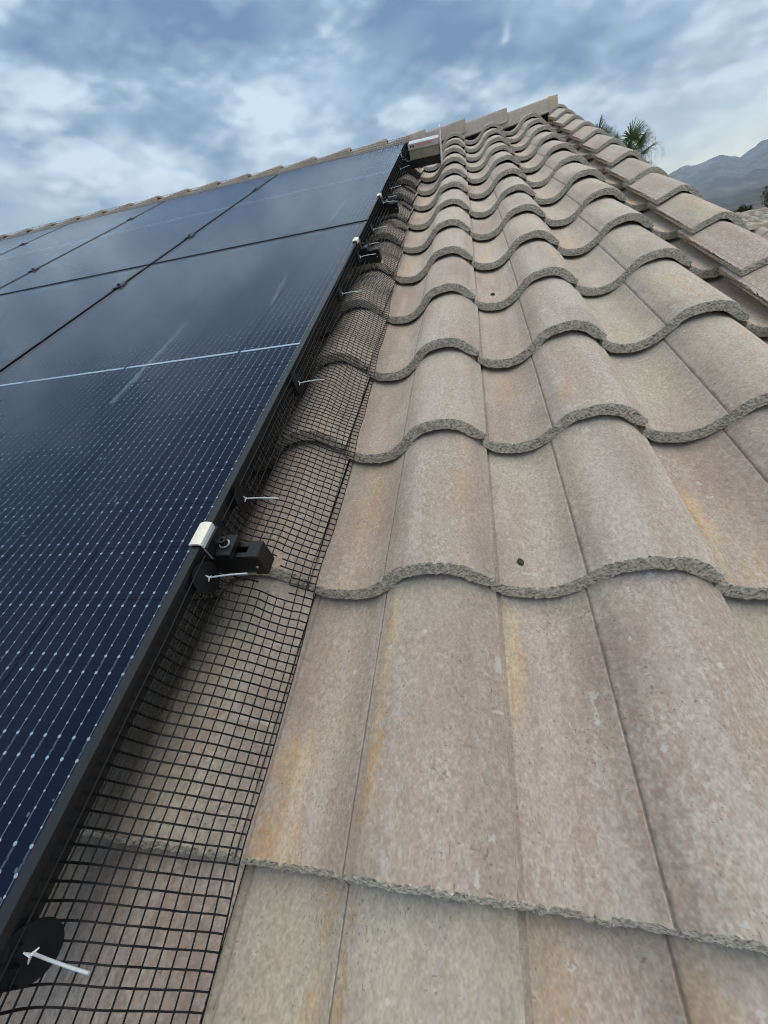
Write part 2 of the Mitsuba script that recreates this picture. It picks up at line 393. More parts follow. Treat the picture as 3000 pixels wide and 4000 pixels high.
# ------------------------------------------------------------------ the house and its tiled roof
HOUSE = thing('tiled_house', 'house with the near pitched roof of weathered mauve and ochre barrel tiles', 'house')
TW, TL = 0.3055, 0.356                       # tile pitch across and up the slope
V_RIDGE = 5.25

deck = box(-9.2, 0.73, -1.60, V_RIDGE + 0.02, -0.145, -0.098)
add(HOUSE + '__roof_deck', toW(deck), 'underlayment')
apex = W([0, V_RIDGE + 0.02, -0.098])
back = np.array([[x, apex[1] + 0.002 + t * CT, apex[2] - t * ST + o] for x in (-9.2, 0.80) for t in (0, 6.6) for o in (0, -0.06)])
add(HOUSE + '__rear_slope', trimesh.convex.convex_hull(back), 'underlayment')
y0, y1 = W([0, -1.2, 0])[1], apex[1] + 6.2 * CT
ze = W([0, -1.2, -0.3])[2]
gable = sg.Polygon([(y0, 0.002), (y1, 0.002), (y1, ze), (apex[1], apex[2] - 0.14), (y0, ze)])
gm = trimesh.creation.extrude_polygon(gable, 9.1)
gv = np.asarray(gm.vertices)
add(HOUSE + '__wall', trimesh.Trimesh(np.stack([gv[:, 2] - 8.4, gv[:, 0], gv[:, 1]], 1), gm.faces, process=False), 'stucco')
add(HOUSE + '__rake_board', toW(box(0.735, 0.770, -1.6, V_RIDGE, -0.28, -0.060, 0.003)), 'fascia_brown')

PX = np.array([0, .0058, .0070, .0100, .0112, .02, .045, .07, .095, .115, .126, .1334, .1342, .1352, .1358, .142, .155, .18, .2236, .255, .28, .30, .3105])
PY = np.array([.030, .0272, .0250, .0244, .0254, .0205, .0130, .011, .0165, .0290, .0390, .0462, .0446, .0448, .0488, .0575, .0725, .0850, .0915, .0855, .0705, .0510, .0420])
PY = PY - 0.0215
profile = PchipInterpolator(PX, PY)


def s_samples(n):
    base = np.linspace(0, PX[-1], n)
    return np.unique(np.round(np.concatenate([base, [.0048, .0058, .0064, .0070, .0085, .0100, .0106, .0112, .0125, .1320, .1334, .1342, .1347, .1352, .1358, .1372, .1390, .309, .3105]]), 5))


def shell(us, top, thick, length, ns, seed, rough, tilt, idx, lean=0.0, nb=5, s_fine=0.03):
    """a tile: outer skin, ragged butt face and inner skin. us, top: section points; returns verts (lu, s, w), faces, uv"""
    rng = np.random.default_rng(seed)
    sec = np.stack([us, top], 1)
    arc = np.concatenate([[0], np.cumsum(np.linalg.norm(np.diff(sec, axis=0), axis=1))])
    g = np.linspace(0, arc[-1], 160)          # normals of the section without its notch
    sm = np.stack([np.interp(g, arc, sec[:, k]) for k in (0, 1)], 1)
    ker = np.hanning(19)[1:-1]
    ker /= ker.sum()
    tg = np.gradient(sm, axis=0)
    tg = np.stack([np.convolve(np.pad(tg[:, k], 8, mode='edge'), ker, mode='valid') for k in (0, 1)], 1)
    t = np.stack([np.interp(arc, g, tg[:, k]) for k in (0, 1)], 1)
    nrm = np.stack([-t[:, 1], t[:, 0]], 1)
    nrm /= np.linalg.norm(nrm, axis=1, keepdims=True)
    ss = np.unique(np.concatenate([np.linspace(0, s_fine, max(3, ns // 3)), np.linspace(s_fine, length, ns)]))
    off = rng.uniform(0, 50, 3)
    nz = lambda x, y, z, o=3: meshkit.fbm(np.stack(np.broadcast_arrays(x, y, z), -1) + off, o, seed % 97) - 0.5
    m = len(us)
    edge = rough * (0.0030 * nz(us * 55, 0.0, 1.0) + 0.0042 * nz(us * 340, 5.0, 1.0, 3) - 0.0028 * (nz(us * 120, 9.0, 1.0, 2) > 0.2))
    rows, uvs = [], []
    for s in ss[::-1]:
        k = math.exp(-s / 0.006)
        w = top + rough * 0.0014 * nz(us * 30, s * 12, 0.0) + rough * k * 0.0020 * (nz(us * 210, s * 100, 2.0, 2) - 0.35)
        rows.append(np.stack([us, np.full(m, s) + edge * k, w], 1))
        uvs.append(np.stack([us, np.full(m, 0.5 + s + 1e-4)], 1))
    rows.append(rows[-1].copy())              # the arris is sharp: its own row of vertices for the butt
    uvs.append(np.stack([us, np.full(m, 0.4999)], 1))
    for b in range(1, nb + 1):
        f = b / nb
        q = sec - nrm * thick[:, None] * f
        bulge = rough * (0.0016 * nz(us * 260, f * 8, 4.0) + 0.0034 * nz(us * 560, f * 17, 8.0, 2))
        rows.append(np.stack([q[:, 0], edge * (1 - 0.5 * f) - bulge - rough * 0.0062 * f ** 0.7, q[:, 1] + rough * 0.003 * nz(us * 300, f * 9, 6.0, 2) * (b == nb)], 1))
        uvs.append(np.stack([us, np.full(m, 0.5 - 0.02 * f)], 1))
    rows.append(rows[-1].copy())
    uvs.append(uvs[-1].copy())
    for s in (0.04, length):
        q = sec - nrm * thick[:, None]
        rows.append(np.stack([q[:, 0], np.full(m, s), q[:, 1]], 1))
        uvs.append(np.stack([us, np.full(m, 0.47 - 0.1 * s)], 1))
    n = len(rows)
    v = np.vstack(rows)
    uv = np.vstack(uvs)
    f = grid_faces(n, m)
    f = f[~((f.min(1) >= (len(ss) - 1) * m) & (f.max(1) < (len(ss) + 1) * m))]
    f = f[~((f.min(1) >= (len(ss) + nb) * m) & (f.max(1) < (len(ss) + nb + 2) * m))]
    # side closures
    for c in (0, m - 1):
        loop = [r * m + c for r in range(n)]
        base = len(ss)
        for r in range(len(ss) - 1):
            pass
        a_, b_ = loop[0], loop[-1]
        tri = []
        for r in range(len(ss) - 1):
            tri.append([loop[r], loop[r + 1], b_])
        for r in range(base - 1, n - 2):
            tri.append([loop[r], loop[r + 1], b_])
        tri = np.array(tri)
        f = np.vstack([f, tri if c == 0 else tri[:, ::-1]])
    v[:, 2] -= tilt * v[:, 1]
    return v, f, uv + np.array([2.0 * idx[0], 2.0 * idx[1]])


def put(key, v, f, uv, u0, v0, w0, yaw=0.0, roll=0.0):
    """place a tile's local mesh in the roof frame and add it"""
    c, s = math.cos(yaw), math.sin(yaw)
    p = np.stack([u0 + v[:, 0] * c - v[:, 1] * s, v0 + v[:, 0] * s + v[:, 1] * c, w0 + v[:, 2] + roll * (v[:, 0] - 0.15)], 1)
    return add(key, (W(p), f), 'tile_concrete', smooth=True, uv=uv)


rng = np.random.default_rng(4)
row_dv = rng.normal(0, 0.0035, 20)
row_dv[14] = 0
for r in range(-1, 15):
    for c in range(-13, 3):
        near = c >= -3
        if not near and r < 11:
            continue
        last = c == 2
        d = math.hypot(c * TW + 0.15, r * TL - 0.37)
        n = 170 if (near and r <= 2) else 110 if (near and r <= 4) else 84 if (near and r <= 7) else 52 if near else 30
        ns = 24 if (near and r <= 3) else 14 if near else 6
        us = s_samples(n)
        if last:                              # the gable column is cut to its pan
            us = np.unique(np.append(us[us < 0.106], 0.106))
        th = np.interp(us, [0, .03, .29, .3105], [.014, .0225, .0225, .0125])
        length = 0.43 if r < 14 else 0.165
        seed = 1000 + (r + 2) * 40 + c + 20
        tr = np.random.default_rng(seed)
        v, f, uv = shell(us, profile(us), th, length, ns, seed, 1.0, 0.0340 / TL, (c + 30, r + 5))
        v0 = r * TL + 0.002 + row_dv[r] + tr.normal(0, 0.0022) - (0.006 * (r - 8) / 6 if r > 8 else 0)
        put(HOUSE + '__roof_tile', v, f, uv, c * TW + tr.normal(0, 0.0009), v0, 0.0040 + tr.normal(0, 0.0013), tr.normal(0, 0.0035))

# rake tiles along the gable
RX = np.array([0, .02, .045, .076, .105, .131, .155, .172, .180, .184])
RY = np.array([.0, .009, .021, .032, .025, .007, -.016, -.038, -.058, -.085]) + 0.041
rake = PchipInterpolator(RX, RY)
for k in range(-2, 15):
    n = 70 if k < 8 else 46
    us = np.linspace(0, RX[-1], n)
    seed = 5000 + k
    tr = np.random.default_rng(seed)
    length = 0.44 if k < 13 else 0.36
    v, f, uv = shell(us, rake(us), np.full(len(us), 0.0175), length, 60 if k < 8 else 30, seed, 0.9, 0.024 / 0.345, (70, k + 5))
    v[:, 0] += np.exp(-v[:, 0] / 0.004) * (0.010 * (meshkit.fbm(np.stack([v[:, 1] * 150, v[:, 1] * 0 + k, v[:, 2] * 60], -1), 3, 3) - 0.5))   # crumbled left edge
    put(HOUSE + '__rake_tile', v, f, uv, 0.668 + tr.normal(0, 0.002), 1.647 + (k - 4) * 0.345 + tr.normal(0, 0.004), tr.normal(0.001, 0.001), tr.normal(0, 0.006))
# ridge tiles, each lapping over the one to its right
hx = np.linspace(-1, 1, 41)
ry = 0.118 * np.sign(hx) * np.abs(hx) ** 0.72
rz = 0.058 * (1 - np.abs(hx) ** 2.6) - 0.048 * np.clip((np.abs(hx) - 0.55) / 0.45, 0, 1) ** 1.15
ridge_top = W([0, V_RIDGE, 0.104])
for k in range(-8, 18):
    ue = -5.076 + 0.339 * k
    seed = 7000 + k
    tr = np.random.default_rng(seed)
    v, f, uv = shell(ry, rz, np.full(41, 0.016), 0.41, 10, seed, 0.7, 0.032 / 0.339, (75, k + 12))
    # local (across, along from the lower end, up) -> world: along runs towards -u
    p = np.stack([ue - v[:, 1] , ridge_top[1] + v[:, 0] + tr.normal(0, 0.002), ridge_top[2] - 0.055 + v[:, 2] + tr.normal(0, 0.0015)], 1)
    add(HOUSE + '__ridge_tile', (p, f), 'tile_concrete', smooth=True, uv=uv)
# mortar plug closing the end of the ridge, and the flashing under it
cap = sg.Polygon(np.vstack([np.stack([ry * 1.02, rz + 0.004], 1), [[0.10, -0.16], [-0.10, -0.16]]])).buffer(0)
cm = trimesh.creation.extrude_polygon(cap, 0.065)
cv = np.asarray(cm.vertices)
add(HOUSE + '__end_cap', trimesh.Trimesh(np.stack([0.676 + cv[:, 2], ridge_top[1] + cv[:, 0], ridge_top[2] - 0.055 + cv[:, 1]], 1), cm.faces, process=False).subdivide(), 'mortar_yellow', label='yellowish mortar cap closing the ridge end')
fl = np.array([[x, ridge_top[1] + dy, ridge_top[2] + dz] for x in (-9.0, 0.66) for dy, dz in ((-0.10, -0.255), (0.10, -0.255), (0.06, -0.07), (-0.06, -0.07))])
add(HOUSE + '__ridge_batten', trimesh.convex.convex_hull(fl), 'underlayment')

# ------------------------------------------------------------------ solar panels
H, UR, V0, ROT = 0.177, -0.4076, 2.3434, 0.0035
cr, sr = math.cos(ROT), math.sin(ROT)


def P(x, y, w):
    """panel field: x towards -u from the field's right edge, y up the slope from the row gap"""
    x, y, w = np.broadcast_arrays(np.asarray(x, float), np.asarray(y, float), np.asarray(w, float))
    u, v = UR - x * cr - y * sr, V0 - x * sr + y * cr
    return np.stack([u, v, w + lean(u, v)], -1)


def lean(u, v):
    """the array does not lie quite parallel to the roof"""
    return -0.0107 * (v - 1) - 0.0048 * (u + 0.4)


def Pmesh(m):
    v = np.asarray(m.vertices)
    return trimesh.Trimesh(W(P(v[:, 0], v[:, 1], v[:, 2])), np.asarray(m.faces)[:, ::-1], process=False)


def quad(x0, x1, y0, y1, w, bx, by):
    v = P([x0, x1, x1, x0], [y0, y0, y1, y1], w)
    return (W(v), np.array([[0, 2, 1], [0, 3, 2]])), np.array([[x0 - bx, y0 - by], [x1 - bx, y0 - by], [x1 - bx, y1 - by], [x0 - bx, y1 - by]])


CELL_EDGE = 0.006


def cell_mesh(x0, y0, bx, by):
    """half cell with clipped corners on its outer long side"""
    x1, y1, c = x0 + CELL_U, y0 + CELL_V, CELL_EDGE
    pts = np.array([[x0 + c, y0], [x1 - c, y0], [x1, y0 + c], [x1, y1], [x0, y1], [x0, y0 + c]])
    v = W(P(pts[:, 0], pts[:, 1], H - 0.0012))
    return (v, np.array([[0, 2, 1], [0, 3, 2], [0, 4, 3], [0, 5, 4]])), pts - [bx, by]


def solar_panel(col, row, label, cells):
    k = thing('solar_panel', label, 'solar panel', 'black solar panels on the roof')
    bx, by = col * PW, (0 if row else -LP) + GAP / 2
    x0, x1, y0, y1 = bx, bx + PW - GAP, by, by + LP - GAP
    ox = bx - 20.0 * (col + 5 * row)          # uv origin
    parts = []
    for a0, a1, b0, b1 in ((x0, x0 + FR, y0, y1), (x1 - FR, x1, y0, y1), (x0 + FR, x1 - FR, y0, y0 + FR), (x0 + FR, x1 - FR, y1 - FR, y1)):
        parts.append(box(a0, a1, b0, b1, H - 0.032, H, 0.0008))
    add(k + '__frame', Pmesh(trimesh.util.concatenate(parts)), 'frame_black')
    m, uv = quad(x0 + FR, x1 - FR, y0 + FR, y1 - FR, H - 0.0020, ox, by)
    add(k + '__laminate', m, 'pv_sheet', uv=uv)
    mid = (LP - GAP) / 2
    vs, fs, us = [], [], []
    for i in range(6):
        for j in range(24):
            m, uv = cell_mesh(bx + MARG_U + i * PITCH_U, by + MARG_V + j * PITCH_V + (0.012 if j > 11 else 0), ox, by)
            if cells:
                add(k + '__cell', m, 'pv_cell', uv=uv)
            else:
                fs.append(m[1] + 6 * len(vs)); vs.append(m[0]); us.append(uv)
    if not cells:
        add(k + '__cell', (np.vstack(vs), np.vstack(fs)), 'pv_cell', uv=np.vstack(us), kind='stuff')
    for a0, a1 in ((0, 1), (1, 3), (3, 5), (5, 6)):
        add(k + '__ribbon', Pmesh(box(bx + MARG_U + a0 * PITCH_U + 0.003, bx + MARG_U + a1 * PITCH_U - 0.005, by + mid - 0.0038, by + mid + 0.0038, H - 0.0019, H - 0.0007)), 'ribbon_silver')
    m = box(x0 + FR, x1 - FR, y0 + FR, y1 - FR, H - 0.010, H - 0.006)
    add(k + '__backsheet', Pmesh(m), 'black_plastic')


def px_panel(pts):
    return pts


# dried runs on the glass, in panel metres (x from the right edge, y from the lower edge)
RUNS += [(0, (0.439, 0.872), (0.4505, 1.292), 0.0085), (0, (0.182, 1.334), (0.211, 1.609), 0.0060), (5, (0.188, 0.116), (0.178, 0.536), 0.0080)]
solar_panel(0, 0, 'nearest black solar panel beside the wire mesh, with a white line and pale water run', True)
solar_panel(1, 0, 'lower-row solar panel left of the nearest one, cut by the photo edge', True)
solar_panel(2, 0, 'lower-row solar panel third from the mesh, almost hidden outside the left edge', False)
for c, l in enumerate(('upper-row solar panel beside the metal junction box at the top of the mesh', 'second upper-row solar panel from the junction box',
                       'third upper-row solar panel from the junction box', 'fourth upper-row solar panel from the junction box, a wedge at the left edge',
                       'farthest upper-row solar panel, beyond the left edge along the ridge')):
    solar_panel(c, 1, l, False)

# ------------------------------------------------------------------ rails, clamps
RAILS = [(0.697, -0.331, 'nearest black mounting rail end, sticking out below the silver end clamp'), (2.075, -0.331, 'second black mounting rail end up the slope, below the panel row gap'),
         (2.765, -0.331, 'third black mounting rail end up the slope, just above the panel row gap'), (3.86, -0.150, 'topmost black mounting rail, carrying the metal junction box')]
RW, RT, RB = 0.0135, H - 0.0365, H - 0.078
C_SEC = sg.Polygon([(-RW, RB), (RW, RB), (RW, RT), (0.0055, RT), (0.0055, RT - 0.003), (0.009, RT - 0.003), (0.009, RT - 0.013), (-0.009, RT - 0.013), (-0.009, RT - 0.003), (-0.0055, RT - 0.003), (-0.0055, RT), (-RW, RT)])


def rail_v(u, v):
    return v + (u - UR) * math.tan(ROT)


def rail_place(v, pv):
    """local (u, dv, w) -> world along a rail through v at the panel edge, turned like the panels"""
    vv = rail_v(v[:, 0], pv) + v[:, 1]
    return W(np.stack([v[:, 0], vv, v[:, 2] + lean(v[:, 0], vv)], 1))


for i, (rv, ue, lab) in enumerate(RAILS):
    k = thing('mounting_rail', lab, 'rail', 'black mounting rails under the panels')
    m = trimesh.creation.extrude_polygon(C_SEC, 5.3 + (ue + 0.331))
    mv = np.asarray(m.vertices)
    add(k + '__rail_body', trimesh.Trimesh(rail_place(np.stack([ue - 0.004 - mv[:, 2], mv[:, 0], mv[:, 1]], 1), rv), np.asarray(m.faces)[:, ::-1], process=False), 'black_anodised')
    m = box(ue - 0.021, ue, -RW - 0.0022, RW + 0.0022, RB - 0.0022, RT + 0.0022, 0.0016)
    add(k + '__end_cap', trimesh.Trimesh(rail_place(np.asarray(m.vertices), rv), m.faces, process=False), 'black_plastic')
    m = trimesh.creation.cylinder(0.0022, 0.0015, sections=10)
    m.apply_transform(trimesh.transformations.rotation_matrix(math.pi / 2, [1, 0, 0]))
    m.apply_translation([ue - 0.010, -RW - 0.0030, RB + 0.019])
    add(k + '__cap_pin', trimesh.Trimesh(rail_place(np.asarray(m.vertices), rv), m.faces, process=False), 'galvanised')
CL = ['nearest end clamp with a bright silver lip over the black panel frame', 'second silver end clamp up the slope, below the panel row gap',
      'third silver end clamp up the slope, just above the panel row gap', 'topmost end clamp at the upper panel corner beside the junction box']
for i, (rv, ue, _) in enumerate(RAILS):
    k = thing('end_clamp', CL[i], 'clamp', 'silver end clamps on the panel edge')
    hl = 0.0205

    def cp(key, m, mat):
        add(k + '__' + key, trimesh.Trimesh(rail_place(np.asarray(m.vertices) + [UR - (rv - V0) * sr, 0, 0], rv), m.faces, process=False), mat)
    # lip: gently arched plate over the frame
    arc = np.linspace(-0.0155, 0.0035, 9)
    up = H + 0.0042 + 0.0022 * (1 - ((arc + 0.006) / 0.0095) ** 2)
    sec = sg.Polygon(np.vstack([np.stack([arc, up], 1), np.stack([arc[::-1], up[::-1] - 0.0030], 1)]))
    m = trimesh.creation.extrude_polygon(sec, 2 * hl)
    mv = np.asarray(m.vertices)
    cp('lip', trimesh.Trimesh(np.stack([mv[:, 0], hl - mv[:, 2], mv[:, 1]], 1), m.faces, process=False), 'bare_aluminium')
    # upright with serrated edge
    ys = np.linspace(RT + 0.004, H + 0.002, 15)
    zig = np.where(np.arange(15) % 2, 0.0046, 0.0034)
    sec = sg.Polygon(np.vstack([np.stack([zig, ys], 1), [[0.0015, H + 0.002], [0.0015, RT + 0.004]]]))
    m = trimesh.creation.extrude_polygon(sec, 2 * hl - 0.001)
    mv = np.asarray(m.vertices)
    cp('serrated_leg', trimesh.Trimesh(np.stack([mv[:, 0], hl - 0.0005 - mv[:, 2], mv[:, 1]], 1), m.faces, process=False), 'galvanised')
    cp('back_plate', box(0.0055, 0.0085, -hl, hl, RT + 0.002, H - 0.004, 0.0006), 'black_anodised')
    cp('base_block', box(0.0088, 0.0330, -0.0195, 0.0195, RT + 0.0008, RT + 0.0135, 0.0012), 'black_anodised')
    bolt = trimesh.creation.annulus(0.0030, 0.0062, 0.0105, sections=20)
    bolt.apply_translation([0.0185, 0.001, RT + 0.0135 + 0.0052])
    cp('bolt', bolt, 'black_anodised')
    wsh = trimesh.creation.cylinder(0.0078, 0.0014, sections=24)
    wsh.apply_translation([0.0185, 0.001, RT + 0.0142])
    cp('washer', wsh, 'galvanised')

MC = {1: 'first', 2: 'second', 3: 'third', 4: 'fourth'}
for i, (rv, _, _) in enumerate(RAILS):
    for c in range(1, 5):
        if i < 2 and c > 2:
            continue
        where = ('lower row, lower end', 'lower row, upper end', 'upper row, lower end', 'upper row, near the ridge')[i]
        k = thing('mid_clamp', f'black mid clamp on {MC[c]} column gap from the mesh, {where}', 'clamp', 'black mid clamps between solar panels')
        ux = UR - c * PW + GAP / 2
        py = (rail_v(ux, rv) - V0) / 1.0
        x = c * PW - GAP / 2
        yloc = rail_v(ux, rv) - V0 + x * sr
        add(k + '__plate', Pmesh(box(x - 0.021, x + 0.021, yloc - 0.026, yloc + 0.026, H + 0.0005, H + 0.0045, 0.001)), 'black_anodised')
        b = trimesh.creation.cylinder(0.0065, 0.007, sections=14)
        b.apply_translation([x, yloc, H + 0.008])
        add(k + '__bolt', Pmesh(b), 'black_anodised')

# ------------------------------------------------------------------ metal junction box on the topmost rail
JB = thing('junction_box', 'metal junction box with red label and tall pale end fin at the top panel corner', 'junction box')


def jb(key, m, mat, label=None):
    add(JB + '__' + key, trimesh.Trimesh(rail_place(np.asarray(m.vertices), 3.86), m.faces, process=False), mat, label=label)


jb('body', box(-0.352, -0.160, -0.022, 0.075, 0.1435, 0.1930, 0.003), 'olive_steel')
jb('lid', box(-0.356, -0.158, -0.029, 0.080, 0.1933, 0.2290, 0.004), 'galvanised')
jb('end_fin', box(-0.1575, -0.1500, -0.040, 0.088, 0.090, 0.2750, 0.003), 'fin_metal')
jb('label_strip', box(-0.310, -0.200, -0.0300, -0.0291, 0.2050, 0.2210), 'red_label', 'faded red warning label')
for sx in (-0.338, -0.322):
    b = trimesh.creation.cylinder(0.005, 0.006, sections=12)
    b.apply_transform(trimesh.transformations.rotation_matrix(math.pi / 2, [1, 0, 0]))
    b.apply_translation([sx, -0.0325, 0.213])
    jb('screw', b, 'black_plastic')
jb('cable_gland', box(-0.378, -0.3525, -0.006, 0.03, 0.150, 0.2350, 0.004), 'black_plastic')
jb('gland_nut', box(-0.374, -0.356, -0.015, -0.0062, 0.170, 0.200, 0.003), 'black_plastic')

# ------------------------------------------------------------------ wire mesh guard
MP = np.array([[-.3965, .1680], [-.3955, .1400], [-.3900, .1230], [-.3750, .1090], [-.3500, .0930], [-.3270, .0700], [-.3020, .0470], [-.2780, .0310]])
arc = np.concatenate([[0], np.cumsum(np.linalg.norm(np.diff(MP, axis=0), axis=1))])
MPI = PchipInterpolator(arc, MP)
WP = 0.0128
NL = int(arc[-1] / WP) + 1


def mesh_pt(a, v):
    """arc position a, slope position v (arrays) -> roof frame"""
    a, v = np.broadcast_arrays(np.asarray(a, float), np.asarray(v, float))
    q = MPI(np.clip(a, 0, arc[-1]))
    k = np.clip(a / arc[-1], 0, 1)
    n1 = meshkit.fbm(np.stack([v * 3.1, a * 6, a * 0], -1), 3, 8) - 0.5
    n2 = meshkit.fbm(np.stack([v * 11, a * 30, a * 0 + 4], -1), 2, 9) - 0.5
    ph = ((v - 0.010) / TL) % 1.0             # the guard sags between the butts of the tiles it lies on
    u = q[..., 0] + 0.014 * n1 * k + 0.002 * n2 + rail_skew(v) + k ** 2 * (0.026 * np.exp(-((v - 1.35) / 0.75) ** 2) + 0.010 * np.clip(v - 1.5, 0, 1))
    w = q[..., 1] + k * (0.010 * n1 + 0.006 * n2 + 0.001 + 0.012 * np.exp(-(np.minimum(ph, 1 - ph) / 0.17) ** 2))
    return np.stack([u, v + 0.0025 * n2 * k + 0.004 * n1, w], -1)


def rail_skew(v):
    return -(v - 0.7) * 0.0035


def cut(p):
    """true where the guard was snipped open round a rail end"""
    bad = np.zeros(len(p), bool)
    for rv, ue, _ in RAILS:
        du = p[:, 0] - ue
        bad |= (np.abs(p[:, 1] - rail_v(p[:, 0], rv)) < np.where(p[:, 0] < ue + 0.002, 0.024, 0.0)) & (p[:, 2] > 0.03)
        bad |= (p[:, 1] < rail_v(p[:, 0], rv)) & (p[:, 1] > rv - 0.038) & (p[:, 0] > -0.345) & (p[:, 0] < ue + 0.020)
    return bad


def runs(p, r):
    bad = cut(p)
    out, i = [], 0
    while i < len(p):
        if bad[i]:
            i += 1
            continue
        j = i
        while j + 1 < len(p) and not bad[j + 1]:
            j += 1
        if j - i >= 1:
            out.append(tube(W(p[i:j + 1]), r))
        i = j + 1
    return out


VM0, VM1 = -0.06, 4.16
wires = []
vs = np.arange(VM0, VM1, 0.0128)
for i in range(NL):
    wires += runs(mesh_pt(np.full(len(vs), i * WP), vs), 0.0011)
aa = np.linspace(0, (NL - 1) * WP, 40)
for v in vs:
    wires += runs(mesh_pt(aa, np.full(len(aa), v)), 0.0011)
GUARD = thing('wire_guard', 'black wire mesh strip closing the gap between panels and tiles', 'wire mesh')
add(GUARD + '__side_mesh', join(wires), 'wire_black')
# strip along the upper edge of the array
wires = []
us_ = np.arange(-0.02, 5.1, 0.0128)
hs = np.arange(0, 7) * 0.0128
wav = 0.006 * (meshkit.fbm(np.stack([us_ * 2.2, us_ * 0, us_ * 0], -1), 3, 5) - 0.5)
ytop = LP - GAP / 2 + 0.006
for h_ in hs:
    wires.append(tube(W(P(us_, ytop + h_ * 0.12, H - 0.046 + h_ + wav)), 0.0008))
for x, wv in zip(us_, wav):
    wires.append(tube(W(P([x] * 2, [ytop, ytop + hs[-1] * 0.12], [H - 0.046 + wv, H - 0.046 + hs[-1] + 0.004 + wv])), 0.0008))
add(GUARD + '__top_mesh', join(wires), 'wire_black')
# tangled wire ends at the lower left corner
t = np.linspace(0, 1, 60)
tangle = []
for k in range(5):
    r_ = 0.006 + 0.002 * k
    q = np.stack([-0.378 + 0.012 * k * t + r_ * np.sin(t * (9 + 3 * k) + k), 0.236 - 0.018 * t - 0.006 * k + r_ * np.cos(t * (8 + 2 * k)), 0.128 + 0.012 * np.sin(t * 7 + k)], 1)
    tangle.append(tube(W(q), 0.0008))
add(GUARD + '__loose_wire', join(tangle), 'wire_black')

# ------------------------------------------------------------------ mesh clips: black disc washers on pale rods
CLIPS = [((-.392, 0.2807, 0.1545), (-0.3200, 0.2807, 0.1691), .0225, 'nearest mesh clip, large black disc with white rod at the lower left corner'),
         ((-.392, 0.643, 0.1513), (-0.3240, 0.643, 0.1619), .0240, 'mesh clip just below the nearest rail end'),
         ((-.392, 0.7944, 0.1523), (-0.3300, 0.7944, 0.1485), .0225, 'mesh clip just above the nearest rail end'),
         ((-.392, 1.145, 0.1489), (-0.3300, 1.145, 0.151), .0225, 'mesh clip third above the lower photo corner, halfway up the nearest panel'),
         ((-.392, 1.6495, 0.1408), (-0.3270, 1.6495, 0.1395), .0225, 'lone mesh clip between the halfway clip and the second rail end'),
         ((-.392, 1.9868, 0.1351), (-0.3310, 1.9868, 0.1357), .0200, 'mesh clip just below the second rail end'),
         ((-.392, 2.1884, 0.1161), (-0.3480, 2.1884, 0.1158), .0200, 'mesh clip just above the second rail end'),
         ((-.392, 2.3339, 0.1279), (-0.3340, 2.3339, 0.1308), .0225, 'mesh clip beside the panel row gap'),
         ((-.392, 2.6929, 0.1417), (-0.3340, 2.6929, 0.1394), .0200, 'mesh clip just below the third rail end'),
         ((-.392, 2.8944, 0.1203), (-0.3480, 2.8944, 0.1198), .0200, 'mesh clip just above the third rail end'),
         ((-.392, 3.0322, 0.13), (-0.3360, 3.0322, 0.1329), .0225, 'second mesh clip above the third rail end'),
         ((-.392, 3.5595, 0.122), (-0.3330, 3.5595, 0.131), .0225, 'mesh clip halfway up the side of the upper panel'),
         ((-.392, 4.0255, 0.1154), (-0.3320, 4.0255, 0.1139), .0200, 'topmost mesh clip, just under the junction box')]
for n_, (c, tip, rad, lab) in enumerate(CLIPS):
    k = thing('mesh_clip', lab, 'mesh clip', 'black disc clips with pale rods along the mesh')
    c, tip = np.array(c), np.array(tip)
    sk = rail_skew(c[1])
    ax = tip - c
    ax = ax / np.linalg.norm(ax)
    tilt = ax + (np.array([0.1, -0.35, 0.5]) if n_ == 0 else np.array([0, 0.05, 0.12]))
    tilt /= np.linalg.norm(tilt)
    # dished disc
    rr = np.linspace(0, rad, 7)
    an = np.linspace(0, 2 * np.pi, 41)[:-1]
    e1 = np.cross(tilt, [0, 0, 1]); e1 /= np.linalg.norm(e1)
    e2 = np.cross(tilt, e1)
    vv, ff = [], []
    for side in (0, 1):
        for r_ in rr:
            wob = 0.0012 * np.sin(an * 2 + n_) * (r_ / rad) ** 2
            hgt = 0.0035 * (1 - (r_ / rad)) ** 2 * (1 - side * 0.3) - side * 0.0011 + wob
            vv.append(c + r_ * (np.cos(an)[:, None] * e1 + np.sin(an)[:, None] * e2) + hgt[:, None] * tilt)
    vv = np.vstack(vv)
    m_ = 40
    for side in (0, 1):
        for i in range(6):
            for j in range(m_):
                a_, b_ = (side * 7 + i) * m_ + j, (side * 7 + i) * m_ + (j + 1) % m_
                q = [[a_, a_ + m_, b_ + m_], [a_, b_ + m_, b_]]
                ff += q if side else [x[::-1] for x in q]
    for j in range(m_):
        a_, b_ = 6 * m_ + j, 6 * m_ + (j + 1) % m_
        c_, d_ = 13 * m_ + j, 13 * m_ + (j + 1) % m_
        ff += [[a_, c_, d_], [a_, d_, b_]]
    add(k + '__disc', rmesh(vv, ff), 'disc_black', smooth=40)
    tt = np.linspace(0.02, 1, 10)[:, None]
    bend = np.array([0, 0, 1]) * 0.0016 * np.sin(np.pi * tt)
    pr = c + (tip - c) * tt + bend
    rod = tube(W(pr), 0.0012, 8)
    add(k + '__rod', rod, 'rod_white', smooth=50)
    claw = []
    for q in (0.5, 2.6, 4.7):
        claw.append(tube(W(np.array([c + 0.0045 * tilt, c + 0.0030 * tilt + 0.006 * (math.cos(q) * e1 + math.sin(q) * e2)])), [0.0016, 0.0006], 5))
    add(k + '__star_grip', join(claw), 'rod_white')

